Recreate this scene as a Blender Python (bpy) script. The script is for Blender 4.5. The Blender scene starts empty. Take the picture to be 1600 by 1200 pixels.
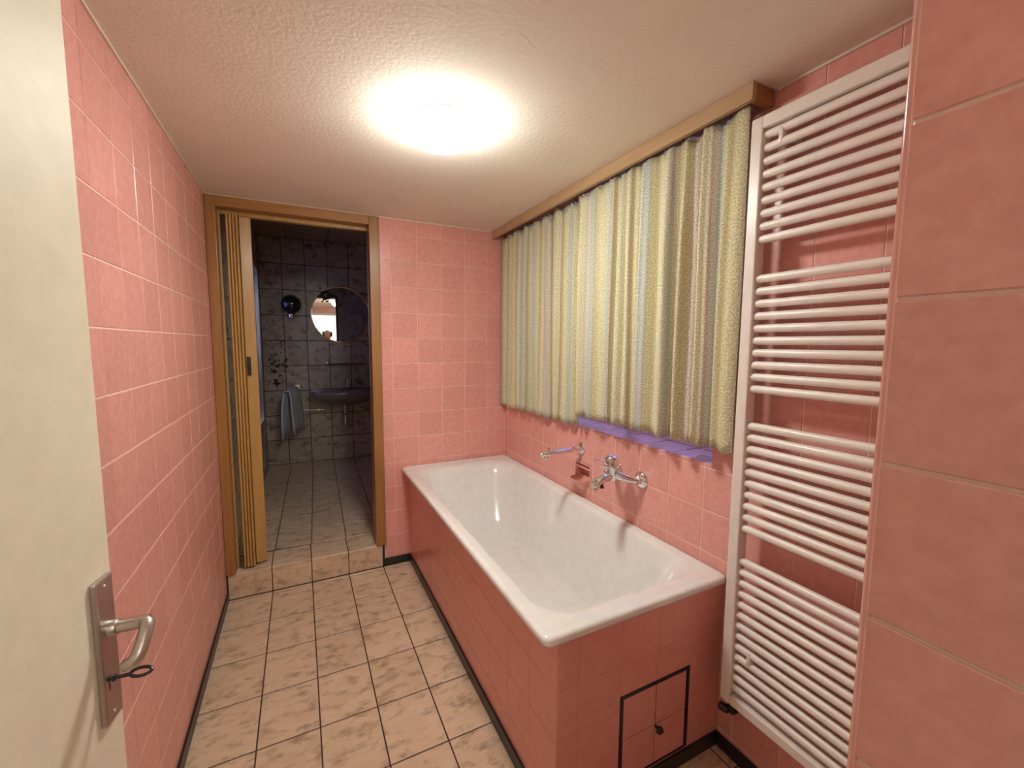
import bpy, bmesh, math, random
from mathutils import Vector, Matrix
random.seed(7)
S = bpy.context.scene
C = S.collection
R = math.radians
PI = math.pi

# ------------------------------------------------------------------ camera
EYE = 1.37
cam_data = bpy.data.cameras.new('camera')
cam = bpy.data.objects.new('camera', cam_data)
C.objects.link(cam)
S.camera = cam
cam_data.sensor_fit = 'HORIZONTAL'
cam_data.sensor_width = 36.0
cam_data.lens = 36.0 * 662.0 / 1600.0
cam_data.clip_start = 0.02
_yaw, _pit, _rol = R(26.6), R(5.4), R(0.34)
_fw = Vector((math.sin(_yaw)*math.cos(_pit), math.cos(_yaw)*math.cos(_pit), -math.sin(_pit)))
_rt = Vector((math.cos(_yaw), -math.sin(_yaw), 0))
_up = _rt.cross(_fw)
_r2 = _rt*math.cos(_rol) + _up*math.sin(_rol)
_u2 = -_rt*math.sin(_rol) + _up*math.cos(_rol)
_m = Matrix((_r2, _u2, -_fw)).transposed().to_4x4()
_m.translation = (0, 0, EYE)
cam.matrix_world = _m

# ------------------------------------------------------------------ world: dusk sky outside the windows
world = bpy.data.worlds.new('world')
S.world = world
world.use_nodes = True
_bg = world.node_tree.nodes['Background']
_bg.inputs['Color'].default_value = (0.50, 0.44, 0.90, 1)
_bg.inputs['Strength'].default_value = 0.42
# ------------------------------------------------------------------ lamps' strengths and exposure
LAMP = 30.0            # emission of the bathroom ceiling lamp
HALL_FILL = 25.0            # emission of the hallway lamp added as fill
S.view_settings.view_transform = 'Standard'
S.view_settings.look = 'None'
S.view_settings.gamma = 1.0
S.view_settings.use_curve_mapping = False
S.view_settings.exposure = 1.96

# ------------------------------------------------------------------ materials
def nt_new(name):
    m = bpy.data.materials.new(name)
    m.use_nodes = True
    nt = m.node_tree
    return m, nt, nt.nodes['Principled BSDF']

def setp(b, **kw):
    names = dict(rough='Roughness', metal='Metallic', spec='Specular IOR Level', coat='Coat Weight',
                 coatr='Coat Roughness', trans='Transmission Weight', ior='IOR', sheen='Sheen Weight')
    for k, v in kw.items():
        b.inputs[names[k]].default_value = v

def mottled(name, c1, c2, scale=30, rough=.3, detail=4, contrast=(.35, .65), spread=.06, bump=0, bscale=200,
            stretch=(1, 1, 1), c3=None, s3=6, k3=(.55, .7), **kw):
    """two-tone noise in object space, shifted for each object, with a slight tone shift from piece to piece"""
    m, nt, b = nt_new(name)
    N, L = nt.nodes, nt.links
    tc = N.new('ShaderNodeTexCoord')
    mp = N.new('ShaderNodeMapping'); mp.inputs['Scale'].default_value = stretch
    L.new(tc.outputs['Object'], mp.inputs['Vector'])
    oi = N.new('ShaderNodeObjectInfo')
    mu = N.new('ShaderNodeMath'); mu.operation = 'MULTIPLY'; mu.inputs[1].default_value = 37.0
    L.new(oi.outputs['Random'], mu.inputs[0])
    nz = N.new('ShaderNodeTexNoise'); nz.noise_dimensions = '4D'
    nz.inputs['Scale'].default_value = scale; nz.inputs['Detail'].default_value = detail
    L.new(mp.outputs[0], nz.inputs['Vector']); L.new(mu.outputs[0], nz.inputs['W'])
    mr = N.new('ShaderNodeMapRange'); mr.inputs['From Min'].default_value = contrast[0]; mr.inputs['From Max'].default_value = contrast[1]
    L.new(nz.outputs['Fac'], mr.inputs['Value'])
    mx = N.new('ShaderNodeMix'); mx.data_type = 'RGBA'
    mx.inputs['A'].default_value = (*c1, 1); mx.inputs['B'].default_value = (*c2, 1)
    L.new(mr.outputs[0], mx.inputs['Factor'])
    out = mx.outputs['Result']
    if c3:
        n3 = N.new('ShaderNodeTexNoise'); n3.noise_dimensions = '4D'
        n3.inputs['Scale'].default_value = s3; n3.inputs['Detail'].default_value = 5; n3.inputs['Roughness'].default_value = .6
        L.new(mp.outputs[0], n3.inputs['Vector']); L.new(mu.outputs[0], n3.inputs['W'])
        m3 = N.new('ShaderNodeMapRange'); m3.inputs['From Min'].default_value = k3[0]; m3.inputs['From Max'].default_value = k3[1]
        L.new(n3.outputs['Fac'], m3.inputs['Value'])
        x3 = N.new('ShaderNodeMix'); x3.data_type = 'RGBA'; x3.inputs['B'].default_value = (*c3, 1)
        L.new(out, x3.inputs['A']); L.new(m3.outputs[0], x3.inputs['Factor'])
        out = x3.outputs['Result']
    hs = N.new('ShaderNodeHueSaturation')
    vr = N.new('ShaderNodeMapRange'); vr.inputs['To Min'].default_value = 1-spread; vr.inputs['To Max'].default_value = 1+spread
    L.new(oi.outputs['Random'], vr.inputs['Value']); L.new(vr.outputs[0], hs.inputs['Value'])
    L.new(out, hs.inputs['Color']); L.new(hs.outputs[0], b.inputs['Base Color'])
    setp(b, rough=rough, **kw)
    if bump:
        nb = N.new('ShaderNodeTexNoise'); nb.inputs['Scale'].default_value = bscale; nb.inputs['Detail'].default_value = 3
        L.new(tc.outputs['Object'], nb.inputs['Vector'])
        bp = N.new('ShaderNodeBump'); bp.inputs['Strength'].default_value = bump; bp.inputs['Distance'].default_value = .004
        L.new(nb.outputs['Fac'], bp.inputs['Height']); L.new(bp.outputs[0], b.inputs['Normal'])
    return m

def plain(name, c, rough=.5, **kw):
    return mottled(name, c, tuple(x*.94 for x in c), scale=25, rough=rough, spread=.02, **kw)

M = {}
M['pink'] = mottled('pink_glazed_tile', (.76, .345, .30), (.82, .40, .35), scale=55, rough=.27, spread=.05, bump=.08, bscale=60)
M['apron'] = mottled('pink_apron_tile', (.75, .325, .275), (.79, .36, .31), scale=30, rough=.24, spread=.02, bump=.05, bscale=40)
M['soap'] = mottled('pink_ceramic', (.76, .36, .31), (.80, .40, .34), scale=20, rough=.15, spread=.02)
M['grout'] = plain('pale_pink_grout', (.86, .62, .53), .8)
M['grout_apron'] = plain('pink_grout', (.68, .29, .245), .6)
M['floor_tile'] = mottled('beige_mottled_tile', (.74, .57, .41), (.68, .50, .345), scale=14, rough=.3, spread=.05,
                          c3=(.40, .275, .175), s3=20, k3=(.50, .67), stretch=(.8, 1.4, 1))
M['wall_tile2'] = mottled('stone_look_tile', (.54, .45, .37), (.44, .36, .29), scale=11, rough=.25, spread=.12,
                          c3=(.17, .125, .10), s3=13, k3=(.52, .70), stretch=(1, 1.4, 1))
M['grout_dark'] = plain('dark_grout', (.055, .035, .035), .8)
M['black'] = plain('black_skirting', (.018, .018, .022), .35)
M['ceiling'] = mottled('stippled_plaster', (.87, .80, .70), (.84, .77, .67), scale=6, rough=.9, spread=0, bump=.30, bscale=80)
M['white_wall'] = plain('white_paint', (.80, .79, .76), .8)
M['bead'] = plain('ceiling_bead', (.82, .66, .56), .7)
M['enamel'] = plain('white_enamel', (.87, .86, .83), .14, coat=.4, coatr=.05)
M['radiator'] = plain('radiator_lacquer', (.89, .84, .78), .32)
M['door_paint'] = plain('cream_gloss_paint', (.85, .79, .64), .5)
M['chrome'] = plain('chrome', (.80, .79, .78), .07, metal=1)
M['brushed'] = plain('brushed_nickel', (.56, .50, .46), .38, metal=1)
M['alu'] = plain('aluminium_profile', (.66, .68, .72), .25, metal=1)
M['brass'] = plain('brass', (.80, .58, .28), .22, metal=1)
M['iron'] = plain('dark_iron', (.07, .06, .06), .4, metal=.8)
M['darkplastic'] = plain('dark_plastic', (.025, .02, .018), .35)
M['greytape'] = plain('grey_header_tape', (.33, .31, .30), .8)
M['towel'] = mottled('terry_towel', (.78, .80, .82), (.68, .70, .72), scale=60, rough=.95, bump=.6, bscale=350)
M['skin'] = plain('skin', (.55, .32, .22), .5)
M['hair'] = plain('dark_hair', (.03, .018, .012), .5)
M['shirt'] = plain('dark_cotton', (.06, .06, .08), .9)
M['denim'] = plain('denim', (.05, .07, .13), .9)
M['ceramic_dark'] = plain('dark_ceramic', (.22, .19, .175), .12)
M['lampoff'] = plain('smoked_glass', (.02, .02, .025), .05, coat=1)

def wood(name, c1, c2, axis, rough=.4):
    st = [14, 14, 14]; st[axis] = .9
    return mottled(name, c1, c2, scale=4, detail=6, rough=rough, contrast=(.3, .7), spread=.05, stretch=tuple(st), coat=.15, coatr=.2)
M['oak_z'] = wood('oak_veneer_upright', (.42, .205, .06), (.32, .145, .038), 2)
M['oak_x'] = wood('oak_veneer_lintel', (.42, .205, .06), (.32, .145, .038), 0)
M['oak_y'] = wood('oak_veneer_pelmet', (.52, .35, .19), (.44, .28, .14), 1)
M['dark_z'] = wood('dark_wood_lining', (.10, .045, .018), (.07, .03, .012), 2)
M['fold'] = wood('folding_door_vinyl', (.56, .33, .105), (.47, .26, .075), 2, .38)
M['ceil_wood'] = wood('ceiling_panel_wood', (.46, .31, .20), (.36, .23, .14), 1)

def emit(name, c, s):
    m, nt, b = nt_new(name)
    b.inputs['Base Color'].default_value = (.9, .88, .84, 1)
    b.inputs['Emission Color'].default_value = (*c, 1)
    b.inputs['Emission Strength'].default_value = s
    setp(b, rough=.2)
    return m
M['globe'] = emit('lit_opal_glass', (.93, .95, .88), LAMP)
# glow graded by height, weakened near the plate to soften the bright ceiling patch
_nt = M['globe'].node_tree; _tc = _nt.nodes.new('ShaderNodeTexCoord'); _sx = _nt.nodes.new('ShaderNodeSeparateXYZ'); _mr = _nt.nodes.new('ShaderNodeMapRange')
_nt.links.new(_tc.outputs['Object'], _sx.inputs[0]); _nt.links.new(_sx.outputs['Z'], _mr.inputs['Value'])
_mr.inputs['From Min'].default_value = .018; _mr.inputs['From Max'].default_value = .062
_mr.inputs['To Min'].default_value = LAMP*1.25; _mr.inputs['To Max'].default_value = LAMP*.40
_nt.links.new(_mr.outputs[0], _nt.nodes['Principled BSDF'].inputs['Emission Strength'])
M['fill_globe'] = emit('hall_fill_glass', (.98, .94, .86), HALL_FILL)

def glass(name, c=(.9, .95, 1), rough=0.0):
    m, nt, b = nt_new(name)
    b.inputs['Base Color'].default_value = (*c, 1)
    setp(b, rough=rough, trans=1, ior=1.45)
    # thin panes let light through without caustics
    tr = nt.nodes.new('ShaderNodeBsdfTransparent'); tr.inputs['Color'].default_value = (*c, 1)
    ms = nt.nodes.new('ShaderNodeMixShader'); ms.inputs['Fac'].default_value = .65
    out = nt.nodes['Material Output']
    nt.links.new(b.outputs[0], ms.inputs[1]); nt.links.new(tr.outputs[0], ms.inputs[2])
    nt.links.new(ms.outputs[0], out.inputs['Surface'])
    return m
M['pane'] = glass('window_glass')
M['frost'] = glass('frosted_glass', (.8, .88, .95), .25)
m_, nt_, b_ = nt_new('mirror_silver'); b_.inputs['Base Color'].default_value = (.92, .92, .90, 1); setp(b_, rough=.0, metal=1); M['mirror'] = m_

def curtain_material():
    m, nt, b = nt_new('striped_curtain_cloth')
    N, L = nt.nodes, nt.links
    uv = N.new('ShaderNodeUVMap'); uv.uv_map = 'cloth'
    sp = N.new('ShaderNodeSeparateXYZ'); L.new(uv.outputs[0], sp.inputs[0])
    def band(period, stops, shift=0.0):
        a = N.new('ShaderNodeMath'); a.operation = 'MULTIPLY_ADD'; a.inputs[1].default_value = 1/period; a.inputs[2].default_value = shift
        L.new(sp.outputs[0], a.inputs[0])
        f = N.new('ShaderNodeMath'); f.operation = 'FRACT'; L.new(a.outputs[0], f.inputs[0])
        r = N.new('ShaderNodeValToRGB'); r.color_ramp.interpolation = 'EASE'
        e = r.color_ramp.elements
        while len(e) < len(stops): e.new(.5)
        for i, (p, c) in enumerate(stops):
            e[i].position = p; e[i].color = (*c, 1)
        L.new(f.outputs[0], r.inputs[0])
        return r.outputs[0]
    Y = (.82, .77, .48); YG = (.80, .78, .54); BE = (.75, .66, .53); BR = (.56, .46, .28); BL = (.63, .66, .58); PK = (.73, .62, .52); OL = (.66, .59, .34); CR = (.85, .80, .68)
    st = [(0, YG), (.07, Y), (.12, OL), (.17, Y), (.22, BL), (.265, BL), (.29, CR), (.33, BE), (.37, YG), (.42, Y), (.455, BR), (.50, OL), (.54, PK), (.575, CR),
          (.61, Y), (.66, YG), (.70, BL), (.73, YG), (.78, OL), (.82, BR), (.85, BE), (.88, BL), (.92, CR), (.95, Y), (1, YG)]
    c1 = band(.46, st)
    ln = band(.0231, [(0, (1, 1, 1)), (.35, (.93, .93, .93)), (.55, (1.0, 1.0, 1.0)), (.75, (.97, .97, .97)), (1, (1, 1, 1))])
    mm = N.new('ShaderNodeMix'); mm.data_type = 'RGBA'; mm.blend_type = 'MULTIPLY'; mm.inputs['Factor'].default_value = 1
    L.new(c1, mm.inputs['A']); L.new(ln, mm.inputs['B'])
    # woven flecks
    nz = N.new('ShaderNodeTexNoise'); nz.inputs['Scale'].default_value = 190; nz.inputs['Detail'].default_value = 2
    L.new(uv.outputs[0], nz.inputs['Vector'])
    mr = N.new('ShaderNodeMapRange'); mr.inputs['From Min'].default_value = .4; mr.inputs['From Max'].default_value = .62
    mr.inputs['To Min'].default_value = .70; mr.inputs['To Max'].default_value = 1.12
    L.new(nz.outputs['Fac'], mr.inputs['Value'])
    hs = N.new('ShaderNodeHueSaturation'); L.new(mr.outputs[0], hs.inputs['Value']); L.new(mm.outputs['Result'], hs.inputs['Color'])
    L.new(hs.outputs[0], b.inputs['Base Color'])
    setp(b, rough=.9, spec=.1)
    tl = N.new('ShaderNodeBsdfTranslucent'); L.new(hs.outputs[0], tl.inputs['Color'])
    ms = N.new('ShaderNodeMixShader'); ms.inputs['Fac'].default_value = .12
    L.new(b.outputs[0], ms.inputs[1]); L.new(tl.outputs[0], ms.inputs[2])
    L.new(ms.outputs[0], N['Material Output'].inputs['Surface'])
    return m
M['curtain'] = curtain_material()

# ------------------------------------------------------------------ mesh helpers
class MB:
    def __init__(s): s.v, s.f = [], []
    def add(s, vs, fs):
        o = len(s.v); s.v += [Vector(p) for p in vs]; s.f += [tuple(i+o for i in f) for f in fs]; return s
    def box(s, x0, x1, y0, y1, z0, z1, c=0.0, mat=None):
        if x0 > x1: x0, x1 = x1, x0
        if y0 > y1: y0, y1 = y1, y0
        if z0 > z1: z0, z1 = z1, z0
        if c <= 0:
            vs = [(x, y, z) for z in (z0, z1) for y in (y0, y1) for x in (x0, x1)]
            fs = [(0, 2, 3, 1), (4, 5, 7, 6), (0, 1, 5, 4), (2, 6, 7, 3), (0, 4, 6, 2), (1, 3, 7, 5)]
        else:
            bm = bmesh.new(); bmesh.ops.create_cube(bm, size=1)
            for v in bm.verts:
                v.co = Vector(((x0+x1)/2+v.co.x*(x1-x0), (y0+y1)/2+v.co.y*(y1-y0), (z0+z1)/2+v.co.z*(z1-z0)))
            bmesh.ops.bevel(bm, geom=bm.edges[:], offset=c, segments=2, profile=.5, affect='EDGES', clamp_overlap=True)
            bm.verts.index_update()
            vs = [v.co.copy() for v in bm.verts]; fs = [tuple(v.index for v in f.verts) for f in bm.faces]; bm.free()
        if mat is not None: vs = [mat @ Vector(p) for p in vs]
        return s.add(vs, fs)
    def loft(s, rings, cap0=True, cap1=True):
        n = len(rings[0]); vs = [p for r in rings for p in r]; fs = []
        for k in range(len(rings)-1):
            for i in range(n):
                j = (i+1) % n
                fs.append((k*n+i, k*n+j, (k+1)*n+j, (k+1)*n+i))
        if cap0: fs.append(tuple(reversed(range(n))))
        if cap1: fs.append(tuple(range((len(rings)-1)*n, len(rings)*n)))
        return s.add(vs, fs)
    def lathe(s, prof, origin=(0, 0, 0), axis=(0, 0, 1), n=24, cap0=True, cap1=True):
        """prof: (radius, distance along axis) pairs"""
        a = Vector(axis).normalized(); h = Vector((1, 0, 0)) if abs(a.x) < .8 else Vector((0, 1, 0))
        u = a.cross(h).normalized(); w = a.cross(u); o = Vector(origin)
        rings = [[o + a*d + (u*math.cos(2*PI*i/n) + w*math.sin(2*PI*i/n))*max(r, 1e-5) for i in range(n)] for r, d in prof]
        return s.loft(rings, cap0, cap1)
    def tube(s, path, r, n=12, cap=True):
        P = [Vector(p) for p in path]; rad = r if isinstance(r, (list, tuple)) else [r]*len(P); rings = []; prev = None
        for i, p in enumerate(P):
            t = (P[min(i+1, len(P)-1)] - P[max(i-1, 0)]).normalized()
            if prev is None:
                h = Vector((0, 0, 1)) if abs(t.z) < .9 else Vector((1, 0, 0)); u = t.cross(h).normalized()
            else:
                u = (prev - t*prev.dot(t)).normalized()
            prev = u; w = t.cross(u)
            rings.append([p + (u*math.cos(2*PI*k/n) + w*math.sin(2*PI*k/n))*rad[i] for k in range(n)])
        return s.loft(rings, cap, cap)
    def mesh(s, name, mat, smooth=None, shift=None):
        me = bpy.data.meshes.new(name)
        sh = Vector(shift) if shift is not None else Vector((0, 0, 0))
        me.from_pydata([v-sh for v in s.v], [], s.f); me.update()
        bm = bmesh.new(); bm.from_mesh(me); bmesh.ops.recalc_face_normals(bm, faces=bm.faces[:]); bm.to_mesh(me); bm.free()
        if mat is not None: me.materials.append(mat)
        if smooth:
            for p in me.polygons: p.use_smooth = True
            try: me.set_sharp_from_angle(angle=R(smooth if smooth is not True else 40))
            except Exception: pass
        return me

T2 = R(1.7)     # the washroom behind the folding door lies slightly askew to the bathroom
M2 = Matrix.Translation((0, 2.585, 0)) @ Matrix.Rotation(-T2, 4, 'Z') @ Matrix.Translation((0, -2.585, 0))
ID = Matrix.Identity(4)

def tag(o, label=None, cat=None, group=None, kind=None):
    if label: o['label'] = label
    if cat: o['category'] = cat
    if group: o['group'] = group
    if kind: o['kind'] = kind
    return o

def link(name, me, parent=None):
    o = bpy.data.objects.new(name, me); C.objects.link(o)
    if parent is not None: o.parent = parent
    return o

def thing(name, label, cat, base, W=ID, group=None):
    o = link(name, None); o.empty_display_size = .05
    o.matrix_world = W @ Matrix.Translation(base); o['_b'] = list(base)
    return tag(o, label, cat, group)

def base_of(o):
    return Vector(o['_b']) if '_b' in o.keys() else Vector((0, 0, 0))

def part(name, mb, mat, root, smooth=None, label=None):
    b = base_of(root)
    o = link(name, mb.mesh(name, mat, smooth, b), root)
    if root.parent is not None or True:
        pass
    if label: o['label'] = label
    return o

def sub(name, mb, mat, pt, root, smooth=None):
    return link(name, mb.mesh(name, mat, smooth, base_of(root)), pt)

def solo(name, mb, mat, label, cat, base, W=ID, smooth=None, group=None, kind=None):
    o = link(name, mb.mesh(name, mat, smooth, base)); o.matrix_world = W @ Matrix.Translation(base); o['_b'] = list(base)
    return tag(o, label, cat, group, kind)

# ---- flat slabs with openings, and tiles laid on them one by one
def subtract(rect, holes):
    rs = [rect]
    for (a0, a1, b0, b1) in holes:
        nx = []
        for (u0, u1, v0, v1) in rs:
            if a1 <= u0+1e-6 or a0 >= u1-1e-6 or b1 <= v0+1e-6 or b0 >= v1-1e-6:
                nx.append((u0, u1, v0, v1)); continue
            if a0 > u0: nx.append((u0, a0, v0, v1))
            if a1 < u1: nx.append((a1, u1, v0, v1))
            c0, c1 = max(u0, a0), min(u1, a1)
            if b0 > v0: nx.append((c0, c1, v0, b0))
            if b1 < v1: nx.append((c0, c1, b1, v1))
        rs = nx
    return rs

class Plane:
    """a surface in the world: point = O + U*u + V*v + N*n"""
    def __init__(s, O, U, V):
        s.O, s.U, s.V = Vector(O), Vector(U), Vector(V); s.N = s.U.cross(s.V)
    def pt(s, u, v, n=0): return s.O + s.U*u + s.V*v + s.N*n
    def mat(s, u, v, n=0):
        m = Matrix((s.U, s.V, s.N)).transposed().to_4x4(); m.translation = s.pt(u, v, n); return m

def slab(name, pl, rect, mat, thick=.1, holes=(), drop=.0015, W=ID, label=None, cat=None, kind='structure', parent=None):
    mb = MB()
    us = sorted({rect[0], rect[1], *[h for q in holes for h in q[:2] if rect[0] < h < rect[1]]})
    vs = sorted({rect[2], rect[3], *[h for q in holes for h in q[2:] if rect[2] < h < rect[3]]})
    inside = lambda u, v: any(a0 < u < a1 and b0 < v < b1 for a0, a1, b0, b1 in holes)
    for i in range(len(us)-1):
        for j in range(len(vs)-1):
            if inside((us[i]+us[i+1])/2, (vs[j]+vs[j+1])/2): continue
            c = [pl.pt(u, v, n) for n in (-thick, -drop) for v in (vs[j], vs[j+1]) for u in (us[i], us[i+1])]
            mb.add(c, [(0, 2, 3, 1), (4, 5, 7, 6), (0, 1, 5, 4), (2, 6, 7, 3), (0, 4, 6, 2), (1, 3, 7, 5)])
    if parent is not None:
        return link(name, mb.mesh(name, mat, None, base_of(parent)), parent)
    o = link(name, mb.mesh(name, mat)); o.matrix_world = W
    return tag(o, label, cat, None, kind)

_tc = {}
def tile_mesh(w, h, mat, t=.006, ch=.0015):
    key = (round(w, 4), round(h, 4), mat.name)
    if key not in _tc:
        a, b = w/2, h/2; mb = MB()
        r0 = [(-a, -b, -t), (a, -b, -t), (a, b, -t), (-a, b, -t)]
        r1 = [(x, y, -ch) for x, y, _ in r0]
        r2 = [(-a+ch, -b+ch, 0), (a-ch, -b+ch, 0), (a-ch, b-ch, 0), (-a+ch, b-ch, 0)]
        mb.loft([r0, r1, r2], False, True)
        _tc[key] = mb.mesh('tile', mat)
    return _tc[key]

def tiles(parent, pl, us, vs, mat, joint=.003, holes=(), wob=.12, name='tile', clip=None):
    b = base_of(parent)
    us = sorted(us); vs = sorted(vs); cnt = 0
    for i in range(len(us)-1):
        for j in range(len(vs)-1):
            for (u0, u1, v0, v1) in subtract((us[i]+joint/2, us[i+1]-joint/2, vs[j]+joint/2, vs[j+1]-joint/2), holes):
                if u1-u0 < .006 or v1-v0 < .006: continue
                o = link(name, tile_mesh(u1-u0, v1-v0, mat), parent)
                m = pl.mat((u0+u1)/2, (v0+v1)/2)
                m.translation = m.translation - b
                o.matrix_local = m @ Matrix.Rotation(R(random.uniform(-wob, wob)), 4, 'X') @ Matrix.Rotation(R(random.uniform(-wob, wob)), 4, 'Y')
                cnt += 1
    return cnt

def lines(lo, hi, through, pitch):
    """grid lines through a given one, cut off at lo and hi"""
    k = math.ceil((lo-through)/pitch + .02); out = [lo]
    while through + k*pitch < hi - .02*pitch: out.append(through+k*pitch); k += 1
    return out + [hi]

# ------------------------------------------------------------------ the shell of the bathroom
XL, XR, YB, ZC = -.39, 1.24, 2.585, 2.094
YF = .198          # inner face of the wall beside the entrance
XJ = .482          # tiled reveal of the entrance
STEP = .14
TP = .151          # pitch of the pink tiles
FX, FY = .198, .2515
ZL = 1.40          # a horizontal joint all walls share

P_left = Plane((XL, 0, 0), (0, 1, 0), (0, 0, 1))
P_back = Plane((0, YB, 0), (1, 0, 0), (0, 0, 1))
P_right = Plane((XR, 0, 0), (0, -1, 0), (0, 0, 1))
P_front = Plane((0, YF, 0), (-1, 0, 0), (0, 0, 1))
P_jamb = Plane((XJ, 0, 0), (0, -1, 0), (0, 0, 1))
P_floor = Plane((0, 0, 0), (1, 0, 0), (0, 1, 0))

# floor
fl = slab('floor', P_floor, (-1.1, XR+.1, -1.9, YB+.1), M['grout_dark'], thick=.12, label='beige mottled tile floor with dark joints in the pink bathroom', cat='floor')
BX, BY = .583, .885   # front and near faces of the tiled bath surround
tiles(fl, P_floor, [-.389] + lines(-.379, XR, .018, FX)[1:], lines(-.45, YB-.004, 2.305, FY), M['floor_tile'], .0045, holes=[(BX, XR, BY, YB), (XL-1, XL+.001, -1, 3)], wob=.08)

# ceiling
ce = MB().box(-1.1, XR+.35, -1.9, YB+.15, ZC, ZC+.12)
solo('ceiling', ce, M['ceiling'], 'cream stippled plaster ceiling above the bath', 'ceiling', (0, 0, ZC), kind='structure')

# left wall
wl = slab('wall_left', P_left, (.34, YB+.15, 0, ZC), M['grout'], thick=.1, label='pink tiled wall on the left behind the cream door', cat='wall')
tiles(wl, P_left, lines(.34, YB, 1.256, .152), lines(.0, ZC, ZL, TP), M['pink'])

# back wall with the doorway to the washroom
DX0, DX1, DZ1 = -.390, .432, 2.087
wb = slab('wall_back', P_back, (XL-.1, XR+.1, 0, 2.5), M['grout'], thick=.15, holes=[(DX0+.03, DX1-.03, -.01, DZ1-.03)], label='pink tiled wall beside the folding door', cat='wall')
tiles(wb, P_back, lines(DX1, XR, .498, .152), lines(0, ZC, ZL, TP), M['pink'])

# right wall with the window recess and the soap dish recess (u runs along -y)
WY0, WY1, WZ0, WZ1 = .955, 2.42, .965, 2.0
SD = (1.617, 1.752, .635, .785)
holes_r = [(-WY1, -WY0, WZ0, WZ1), (-SD[1], -SD[0], SD[2], SD[3])]
wr = slab('wall_right', P_right, (-YB-.1, -YF+.1, 0, ZC), M['grout'], thick=.09, holes=holes_r, label='pink tiled wall with the window, bath taps and towel radiator', cat='wall')
tiles(wr, P_right, [-y for y in lines(YF, YB, .985, .1545)], lines(0, ZC, .950, .148), M['pink'], holes=holes_r)
# deep part of that wall around the recess
wr2 = MB()
wr2.box(XR+.09, XR+.36, YF-.1, WY0-.006, 0, ZC); wr2.box(XR+.09, XR+.36, WY1+.006, YB+.15, 0, ZC)
wr2.box(XR+.09, XR+.36, WY0-.006, WY1+.006, 0, WZ0-.006); wr2.box(XR+.09, XR+.36, WY0-.006, WY1+.006, WZ1+.006, ZC)
solo('wall_window_recess', wr2, M['grout'], 'thick masonry around the curtained window recess', 'wall', (XR+.2, 1.6, 0), kind='structure')
# recess linings: tiled sill and two tiled sides
P_sill = Plane((0, 0, WZ0), (1, 0, 0), (0, 1, 0))
sl = solo('window_sill', MB().box(XR+.004, XR+.32, WY0, WY1, WZ0-.02, WZ0-.0015), M['grout_dark'], 'pink tiled window sill below the curtain hem', 'sill', (XR+.15, 1.68, WZ0-.02), kind='structure')
tiles(sl, P_sill, [XR+.002, XR+.16, XR+.31], lines(WY0, WY1, 1.436, .148), M['pink'], .007)
for nm, y0, y1 in (('trim_recess_near', WY0-.006, WY0), ('trim_recess_far', WY1, WY1+.006)):
    o = solo(nm, MB().box(XR+.003, XR+.32, y0, y1, WZ0, WZ1), M['pink'], 'pink tiled %s side of the window recess behind the curtain' % ('near' if y1 == WY0 else 'far'), 'trim', (XR+.15, y0, WZ0), kind='structure')

# wall beside the entrance: short front wall and its reveal
wf = slab('wall_front', P_front, (-XR-.1, -XJ-.008, 0, ZC), M['grout'], thick=.06, label='pink tiled wall facing the bath beside the entrance', cat='wall')
tiles(wf, P_front, lines(-XR, -XJ, -XJ-TP, TP), lines(0, ZC, 1.412, TP), M['pink'], wob=0)
wj = slab('wall_entrance_right', P_jamb, (-YF, .42, 0, ZC), M['grout'], thick=.09, label='pink tiled entrance reveal close on the right', cat='wall')
tiles(wj, P_jamb, lines(-YF, .42, -YF+TP, TP), lines(0, ZC, 1.412, TP), M['pink'], wob=0)
solo('trim_5', MB().tube([(XJ+.0042, YF-.0042, 0), (XJ+.0042, YF-.0042, ZC)], .0048, 16), M['soap'], 'rounded glazed tile edge of the entrance reveal on the right', 'trim', (XJ, YF, 0), smooth=50, kind='structure')
# left side of the entrance niche
P_nl = Plane((-.475, 0, 0), (0, 1, 0), (0, 0, 1))
slab('wall_entrance_left', P_nl, (-.42, .36, 0, ZC), M['white_wall'], thick=.09, drop=0, label='painted entrance reveal behind the open cream door', cat='wall')
solo('trim_entrance_corner', MB().box(-.475, XL-.002, .34, .36, 0, ZC, .002), M['white_wall'], 'painted wall corner behind the open cream door', 'trim', (-.43, .35, 0), kind='structure')
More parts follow.
